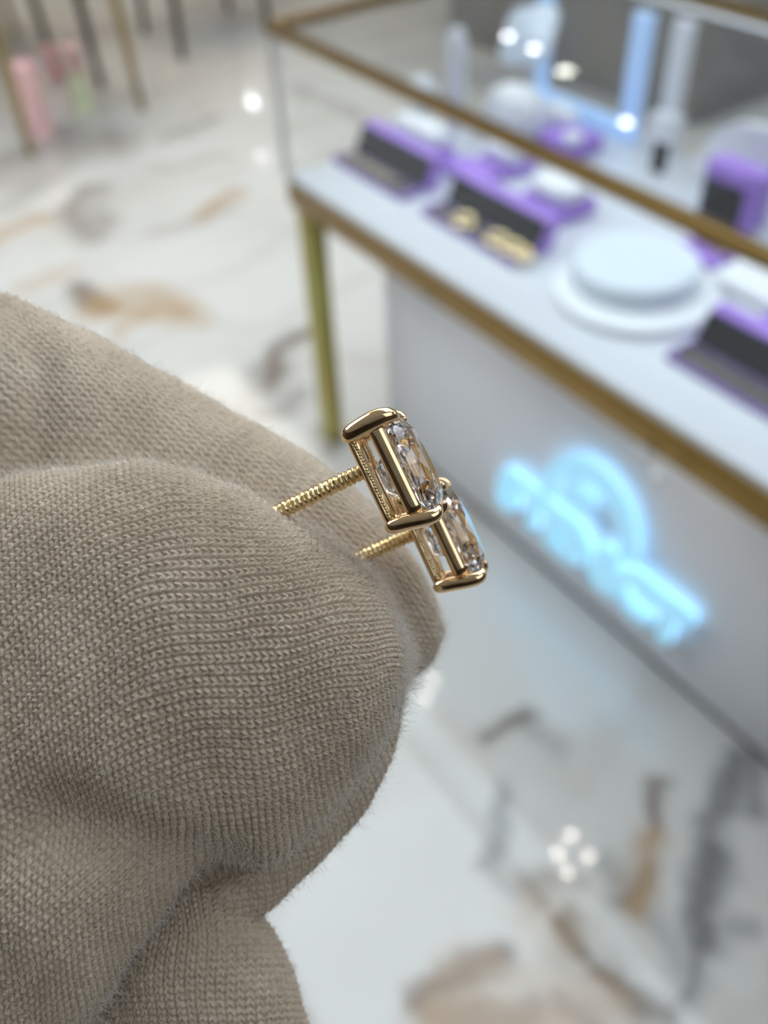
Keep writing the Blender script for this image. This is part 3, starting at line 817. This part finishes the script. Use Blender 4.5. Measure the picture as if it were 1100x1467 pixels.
    for v in top_:
        bm.faces.new((v, c1, c2))
    bmesh.ops.triangulate(bm, faces=[f for f in bm.faces if len(f.verts) == 4])
    mk_local('stone', bm, M_DIAMOND, root, smooth=False)
    # --- threaded post
    prof = []; z = .1
    prof.append((.45, .1))
    while z > -8.8:
        prof += [(.395, z), (.45, z - .07), (.48, z - .15), (.45, z - .235), (.395, z - .31)]
        z -= .335
    prof += [(.36, z), (.1, z - .35)]
    bm = bmesh.new(); lathe(bm, prof, 28, (0, 0, 0))
    for v in bm.verts:
        v.co.x += -.75 + .02 * math.sin(v.co.z * 9); v.co.y += .02 * math.cos(v.co.z * 7)
    mk_local('threaded_post', bm, M_GOLD_ROUGH, root)
    bm = bmesh.new(); lathe(bm, [(.55, .16), (.78, .02), (.80, -.12), (.70, -.24), (.42, -.30)], 28, (-.75, 0, 0))
    mk_local('post_collar', bm, M_GOLD, root)
    return root

def earring_matrix(px, py, depth, xdir, tilt_deg, roll_deg=0.0, yoff=0.0):
    """origin projects to px,py at depth (mm); xdir: image direction (right, down) of the long axis; the stone leans to the camera by tilt"""
    o = np.array([(px - CX) / F_PX * depth, (py - CY) / F_PX * depth, depth])
    x = np.array([xdir[0], xdir[1], roll_deg]); x /= np.linalg.norm(x)
    t_ = math.radians(tilt_deg)
    n = np.array([xdir[1], -xdir[0], 0.0]); n /= np.linalg.norm(n)
    z = n * math.cos(t_) + np.array([0, 0, -1.0]) * math.sin(t_)
    z -= x * (x @ z); z /= np.linalg.norm(z)
    y = np.cross(z, x)
    Mx = Matrix.Identity(4)
    W = C2W(o)
    A = [R.T @ x, R.T @ y, R.T @ z]
    for i in range(3):
        for j in range(3): Mx[i][j] = A[j][i]
        Mx[i][3] = W[i]
    return Mx
E1 = earring_matrix(533, 690, 50.3, (.43, .90), 9.5, .0)
E2 = earring_matrix(602, 779, 55.2, (.42, .905), 9, .0)
e1 = build_earring('gold stud earring nearer the camera with clear cushion-cut stone, upper of the pinched pair')
e2 = copy_thing(e1, None, None, 'gold stud earring lower and farther back, partly hidden behind the upper earring')
e1.matrix_world = E1; e2.matrix_world = E2

# ------------------------------------------------------------------ gloved hand
def catmull(P, n):
    P = np.asarray(P, float); m_ = len(P)
    Q = np.vstack([2 * P[0] - P[1], P, 2 * P[-1] - P[-2]])
    t_ = np.linspace(0, m_ - 1, n); i = np.minimum(t_.astype(int), m_ - 2); f = (t_ - i)[:, None]
    p0, p1, p2, p3 = Q[i], Q[i + 1], Q[i + 2], Q[i + 3]
    return .5 * (2 * p1 + (p2 - p0) * f + (2 * p0 - 5 * p1 + 4 * p2 - p3) * f ** 2 + (3 * p1 - p0 - 3 * p2 + p3) * f ** 3)

def poly_dist(p, line):
    """distance and side of 2-D points to a polyline"""
    best = np.full(len(p), 1e9); side = np.zeros(len(p))
    for a, b_ in zip(line[:-1], line[1:]):
        a = np.array(a, float); b_ = np.array(b_, float); ab = b_ - a
        h = np.clip(((p - a) @ ab) / (ab @ ab), 0, 1)
        d = p - (a + h[:, None] * ab); dist = np.hypot(d[:, 0], d[:, 1])
        s = np.sign(ab[0] * (p[:, 1] - a[1]) - ab[1] * (p[:, 0] - a[0]))
        m_ = dist < best; best[m_] = dist[m_]; side[m_] = s[m_]
    return best, side

def hash2(a, b_):
    return np.modf(np.abs(np.sin(a * 12.9898 + b_ * 78.233) * 43758.5453))[0]

def knit(u, v):
    w = np.floor(v); fv = v - w; a = np.abs(fv - .5) * 2
    uu = u + .62 * a
    row = np.floor(uu); p = uu - row
    jit = hash2(w, row + 3.0 * (fv > .5))
    ha = np.sqrt(np.clip(1 - ((a - .5) / .5) ** 2, 0, 1))
    ha = np.where(a < .5, .52 + .48 * ha, ha ** 1.2)
    hp = 1 - np.abs(2 * p - 1) ** 2.4
    return ha * (.25 + .75 * hp) * (.82 + .36 * jit)

def loft(st, nu, nf, nb, pitch_v, pitch_u, amp, u_keep=None, zshape=2.0, relief=None, phase=0.0, band=None, skew=0.0):
    """st: rows (Ux, Uy, Lx, Ly, depth_mm, front_mm, back_mm). Returns verts (mm, camera space), faces, normals, front mask."""
    S = catmull(st, 1400)
    mid = (S[:, :2] + S[:, 2:4]) / 2
    z = S[:, 4]
    m3 = np.stack([(mid[:, 0] - CX) / F_PX * z, (mid[:, 1] - CY) / F_PX * z, z], 1)
    wid = np.hypot(S[:, 0] - S[:, 2], S[:, 1] - S[:, 3]) / F_PX * z
    seg = np.hypot(np.linalg.norm(np.diff(m3, axis=0), axis=1), .5 * np.diff(wid))
    al = np.concatenate([[0], np.cumsum(seg)])
    if u_keep is None: tgt = np.linspace(0, al[-1], nu)
    else:                                  # coarse outside the frame, fine inside
        a0 = al[-1] * u_keep; tgt = np.concatenate([np.linspace(0, a0, max(8, nu // 12), endpoint=False), np.linspace(a0, al[-1], nu)])
    S = np.stack([np.interp(tgt, al, S[:, k]) for k in range(7)], 1)
    z = S[:, 4]
    cm = lambda q: np.stack([(q[:, 0] - CX) / F_PX * z, (q[:, 1] - CY) / F_PX * z, z], 1)
    U = cm(S[:, :2]); Lw = cm(S[:, 2:4]); Mid = (U + Lw) / 2; H = (U - Lw) / 2
    dirv = Mid / np.linalg.norm(Mid, axis=1)[:, None]
    th = np.concatenate([np.linspace(0, PI, nf, endpoint=False), np.linspace(PI, 2 * PI, nb, endpoint=False)])
    c, s = np.cos(th), np.sin(th)
    e = 2.0 / zshape
    cc = np.sign(c) * np.abs(c) ** 1.0; ss = np.sign(s) * np.abs(s) ** e
    D = np.where(s[None, :] >= 0, S[:, 5:6], S[:, 6:7])
    P = Mid[:, None, :] + H[:, None, :] * cc[None, :, None] - dirv[:, None, :] * (D * ss[None, :])[:, :, None]
    def normals(P):
        du = np.gradient(P, axis=0)
        dv = (np.roll(P, -1, 1) - np.roll(P, 1, 1))
        n = np.cross(du, dv); ln = np.linalg.norm(n, axis=2, keepdims=True)
        n = n / np.maximum(ln, 1e-9)
        out = P - Mid[:, None, :]
        sg = np.sign((n * out).sum(2)); 
        n *= np.where(np.median(sg) < 0, -1, 1)
        return n
    nrm = normals(P)
    nrm[-1] = nrm[-2]
    if relief is not None:
        px = P[:, :, 0] / P[:, :, 2] * F_PX + CX; py = P[:, :, 1] / P[:, :, 2] * F_PX + CY
        pts = np.stack([px.ravel(), py.ravel()], 1)
        fr_ = np.repeat((s > -.15)[None, :], len(P), 0).ravel()
        d = np.zeros(len(pts)); d[fr_] = relief(pts[fr_])
        P = P + nrm * d.reshape(px.shape)[:, :, None]
        nrm = normals(P); nrm[-1] = nrm[-2]
    # knit coordinates: u along the finger, v across by arc length from the mid line
    dv = np.linalg.norm(np.roll(P, -1, 1) - P, axis=2)
    cum = np.cumsum(dv, 1) - dv
    k0 = int(nf * .5)
    V = (cum - cum[:, k0:k0 + 1])
    Uc = np.repeat(tgt[:, None], len(th), 1)
    V = V + skew * Uc
    wob = .35 * np.sin(Uc * .9 + 1.3 * np.sin(V * .45)) * pitch_v * .5 + .25 * np.sin(V * 1.1 + Uc * .35) * pitch_v * .5
    uu = (Uc + .6 * wob) / pitch_u + phase; vv = (V + wob) / pitch_v
    if band is not None:
        px = P[:, :, 0] / P[:, :, 2] * F_PX + CX; py = P[:, :, 1] / P[:, :, 2] * F_PX + CY
        bmask = band(np.stack([px.ravel(), py.ravel()], 1)).reshape(px.shape)
        ang = math.radians(62)
        u2 = (Uc * math.cos(ang) - V * math.sin(ang)) / pitch_u; v2 = (Uc * math.sin(ang) + V * math.cos(ang)) / pitch_v
        uu = np.where(bmask, u2, uu); vv = np.where(bmask, v2, vv)
    hgt = knit(uu, vv) - .55
    low = .18 * np.sin(Uc * .8 + .5) * np.sin(V * .55) + .10 * np.sin(Uc * 1.7 + V * .9)
    taper = np.clip((tgt[-1] - tgt) / .6, 0, 1)[:, None]
    P = P + nrm * ((hgt * amp + low * .35) * taper)[:, :, None]
    nu_, nt = P.shape[:2]
    idx = np.arange(nu_ * nt).reshape(nu_, nt)
    a = idx[:-1, :]; b_ = idx[1:, :]
    a2 = np.roll(a, -1, 1); b2 = np.roll(b_, -1, 1)
    Fq = np.stack([a, b_, b2, a2], 2).reshape(-1, 4)
    front = np.repeat((s > -.25)[None, :], nu_, 0).ravel()
    return P.reshape(-1, 3), Fq, nrm.reshape(-1, 3), front

valley = [(70, 1180), (160, 1212), (250, 1245), (330, 1262)]
def thumb_relief(p):
    dv, _ = poly_dist(p, valley)
    r_ = -1.5 * np.exp(-(dv / 62.0) ** 2)
    d3, _ = poly_dist(p, [(40, 1330), (120, 1400)])
    return r_ + .5 * np.exp(-(d3 / 60.0) ** 2)
everywhere = lambda p: np.ones(len(p), bool)

THUMB = [(-800, 1050, -600, 2200, 62, 9, 9), (-300, 840, -190, 1850, 57, 8.5, 9), (-150, 755, -60, 1700, 55, 8.2, 9), (0, 693, 70, 1530, 54, 8.0, 8.5), (110, 675, 180, 1372, 53.4, 7.8, 8), (215, 667, 285, 1280, 53, 7.5, 7.5), (310, 690, 380, 1250, 53, 7.2, 7),
         (390, 728, 452, 1184, 53, 6.8, 6.4), (455, 767, 508, 1120, 53, 6.2, 5.8), (508, 802, 543, 1068, 53, 5.4, 5.0), (545, 838, 565, 1022, 53, 4.4, 4.2), (566, 875, 576, 990, 53, 3.1, 3.0), (577, 912, 580, 962, 53, 1.6, 1.5), (580, 938, 580.5, 940, 53, .1, .1)]
# rolled seam along the lower edge of the thumb: centre line and half width in the view, depth
SEAM_C = [(-60, 1810, 105, 57.5), (90, 1600, 92, 56.0), (165, 1490, 78, 55.4), (212, 1420, 66, 55.0), (262, 1356, 54, 54.7), (314, 1306, 45, 54.5), (370, 1268, 38, 54.4), (430, 1218, 35, 54.3), (484, 1162, 31, 54.2), (524, 1108, 27, 54.0), (552, 1050, 20, 53.8), (567, 1002, 11, 53.6), (573, 975, 4, 53.5), (575, 965, .3, 53.5)]
def seam_rows():
    C_ = np.array(SEAM_C, float); T_ = np.gradient(C_[:, :2], axis=0); T_ /= np.linalg.norm(T_, axis=1)[:, None]
    Nn = np.stack([T_[:, 1], -T_[:, 0]], 1)
    rows = []
    for c_, n_ in zip(C_, Nn):
        c_[3] += 1.3 * min(1.0, c_[2] / 20.0); c_[2] *= .93
        r_mm = c_[2] / F_PX * c_[3]
        rows.append((c_[0] + n_[0] * c_[2], c_[1] + n_[1] * c_[2], c_[0] - n_[0] * c_[2], c_[1] - n_[1] * c_[2], c_[3], r_mm * .95, r_mm))
    return rows
INDEX = [(-900, 500, -1000, 1100, 72, 9, 9), (-300, 300, -420, 800, 65, 8.5, 8.5), (-120, 378, -230, 860, 63, 8.2, 8.2), (0, 423, -80, 890, 62.3, 8, 8), (60, 446, 0, 905, 62, 8, 8), (150, 490, 130, 935, 62, 8, 8), (250, 545, 260, 955, 62, 8, 8), (330, 590, 350, 968, 62, 7.8, 8),
         (400, 628, 425, 975, 62, 7.6, 7.6), (470, 672, 492, 980, 62, 7.2, 7.2), (535, 728, 540, 980, 62, 6.4, 6.6), (588, 795, 580, 975, 62, 5.2, 5.4), (618, 845, 604, 958, 62, 3.6, 3.8), (630, 878, 620, 940, 62, 2.2, 2.2), (634, 905, 633, 908, 62, .1, .1)]
MIDDLE = [(-60, 2300, 620, 2300, 66, 9, 9), (60, 1800, 520, 1800, 61, 8, 8), (95, 1620, 478, 1610, 59, 7.6, 8), (120, 1480, 442, 1468, 58.4, 7.4, 8), (140, 1400, 415, 1390, 58.2, 7, 7.6), (170, 1330, 390, 1333, 58.2, 6.2, 7), (205, 1280, 350, 1290, 58.2, 4.6, 5.4), (240, 1255, 300, 1260, 58.2, 2.4, 3), (268, 1248, 272, 1248, 58.2, .1, .1)]
CURLED = [[(-500 - 260 * k, 2600 + 120 * k, 300 - 260 * k, 2700 + 120 * k, 74 + 6 * k, 9, 9), (-330 - 300 * k, 2100 + 60 * k, 140 - 300 * k, 2200 + 60 * k, 70 + 6 * k, 8, 8), (-250 - 320 * k, 1850 + 60 * k, 60 - 320 * k, 1900 + 60 * k, 68 + 6 * k, 7, 7), (-130 - 320 * k, 1745 + 60 * k, -90 - 320 * k, 1748 + 60 * k, 67 + 6 * k, .3, .3)] for k in (0, 1)]

fold = [(45, 420), (62, 470), (66, 540), (58, 610), (40, 700)]
def index_relief(p):
    d, s = poly_dist(p, fold)
    r_ = -.55 * np.exp(-(d / 36.0) ** 2)
    left = p[:, 0] < 52
    fade = np.clip((p[:, 1] - (428 + .42 * p[:, 0])) / 70, 0, 1)
    r_ = r_ + np.where(left, .9 * (1 - np.exp(-(d / 55.0) ** 2)), .25 * np.exp(-((d - 70) / 50.0) ** 2))
    return r_ * fade

pieces = [loft(THUMB, 520, 560, 40, .555, .50, .30, u_keep=.475, relief=thumb_relief),
          loft(INDEX, 430, 380, 40, .60, .52, .24, u_keep=.40, relief=index_relief, phase=.3, band=everywhere),
          loft(MIDDLE, 300, 280, 40, .60, .52, .30, u_keep=.45, phase=.6)]
seam = loft(seam_rows(), 420, 110, 50, .50, .46, .22, u_keep=.2, band=everywhere)
for cst in CURLED: pieces.append(loft(cst, 40, 40, 20, .6, .5, .1))
# palm body joining the fingers, outside the frame
nu_, nv_ = 40, 60
a_ = np.linspace(0, PI, nu_)[:, None]; b_ = np.linspace(0, 2 * PI, nv_, endpoint=False)[None, :]
pc = np.array([(-1150 - CX) / F_PX * 74, (1750 - CY) / F_PX * 74, 76.0])
PP = np.stack([pc[0] + 40 * np.sin(a_) * np.cos(b_), pc[1] + 44 * np.cos(a_) + 0 * b_, pc[2] + 15 * np.sin(a_) * np.sin(b_)], 2)
idx = np.arange(nu_ * nv_).reshape(nu_, nv_)
q1 = idx[:-1]; q2 = idx[1:]
pieces.append((PP.reshape(-1, 3), np.stack([q1, q2, np.roll(q2, -1, 1), np.roll(q1, -1, 1)], 2).reshape(-1, 4), None, None))

allv = np.concatenate([C2W(p[0]) for p in pieces]); offs = np.cumsum([0] + [len(p[0]) for p in pieces[:-1]])
allf = np.concatenate([p[1] + o_ for p, o_ in zip(pieces, offs)])
root_loc = C2W(np.array([-8.0, 14.0, 56.0]))
me = bpy.data.meshes.new('gloved_hand')
me.vertices.add(len(allv)); me.vertices.foreach_set('co', (allv - root_loc).ravel())
me.loops.add(len(allf) * 4); me.loops.foreach_set('vertex_index', allf.ravel().astype(np.int32))
me.polygons.add(len(allf)); me.polygons.foreach_set('loop_start', np.arange(0, len(allf) * 4, 4, dtype=np.int32)); me.polygons.foreach_set('loop_total', np.full(len(allf), 4, dtype=np.int32))
me.polygons.foreach_set('use_smooth', np.ones(len(allf), dtype=bool))
me.update(); me.validate()
hand = link_mesh('gloved_hand', me, M_KNIT)
hand.location = root_loc
tag(hand, 'hand in a taupe knitted cotton glove pinching two gold stud earrings between thumb and finger', 'gloved hand')

sv = C2W(seam[0]) - root_loc
sm = bpy.data.meshes.new('thumb_seam')
sm.from_pydata([tuple(v) for v in sv], [], [tuple(int(i) for i in f) for f in seam[1]])
sm.polygons.foreach_set('use_smooth', [True] * len(sm.polygons))
so = link_mesh('thumb_seam', sm, M_KNIT, hand); so['label'] = 'rolled seam along the lower edge of the thumb'

# fuzz: loose fibres standing off the knit
def fuzz(name, sets, parent):
    pts_all, sizes, rad = [], [], []
    for (P, Fq, n, front), count, lmin, lmax, r0 in sets:
        cand = np.nonzero(front)[0]
        px = P[:, 0] / P[:, 2] * F_PX + CX; py = P[:, 1] / P[:, 2] * F_PX + CY
        cand = cand[(px[cand] > -60) & (py[cand] < 1540)]
        # prefer places seen edge-on
        view = -P[cand] / np.linalg.norm(P[cand], axis=1)[:, None]
        fz = np.abs((view * n[cand]).sum(1)); wgt = .25 + np.exp(-(fz / .35) ** 2) * 1.6
        sel = RNG.choice(cand, size=count, p=wgt / wgt.sum())
        p0 = P[sel]; nn = n[sel]
        rd = RNG.normal(size=(count, 3)); rd -= nn * (rd * nn).sum(1)[:, None]; rd /= np.linalg.norm(rd, axis=1)[:, None]
        rd2 = RNG.normal(size=(count, 3)); rd2 /= np.linalg.norm(rd2, axis=1)[:, None]
        ln = (lmin + (lmax - lmin) * RNG.random(count) ** 3)[:, None]
        d0 = nn * .75 + rd * .65; d0 /= np.linalg.norm(d0, axis=1)[:, None]
        k = 6
        t_ = np.linspace(0, 1, k)
        C = p0[:, None, :] + d0[:, None, :] * (ln * t_[None, :])[:, :, None] + rd2[:, None, :] * (ln * .55 * t_[None, :] ** 2)[:, :, None] + rd[:, None, :] * (ln * .25 * np.sin(t_[None, :] * 4.0))[:, :, None]
        pts_all.append(C.reshape(-1, 3)); sizes += [k] * count
        rad.append(np.repeat(np.full(count, r0)[:, None] * (1 - .75 * t_[None, :]), 1, 0).ravel())
    A = C2W(np.concatenate(pts_all)) - root_loc
    cu = bpy.data.hair_curves.new(name)
    cu.add_curves(sizes)
    cu.attributes['position'].data.foreach_set('vector', A.astype(np.float32).ravel())
    ra = cu.attributes.get('radius') or cu.attributes.new('radius', 'FLOAT', 'POINT')
    ra.data.foreach_set('value', (np.concatenate(rad) * MM).astype(np.float32))
    cu.materials.append(M_FUZZ)
    o = bpy.data.objects.new(name, cu); COL.objects.link(o); o.parent = parent
    o['kind'] = 'stuff'; o['label'] = 'loose pale fibres standing off the knit'
    return o
fuzz('fibre_fuzz', [(pieces[0], 15000, .12, 1.15, .011), (pieces[1], 6000, .12, .9, .011), (pieces[2], 2500, .12, .8, .011), (seam, 3500, .12, 1.0, .011)], hand)
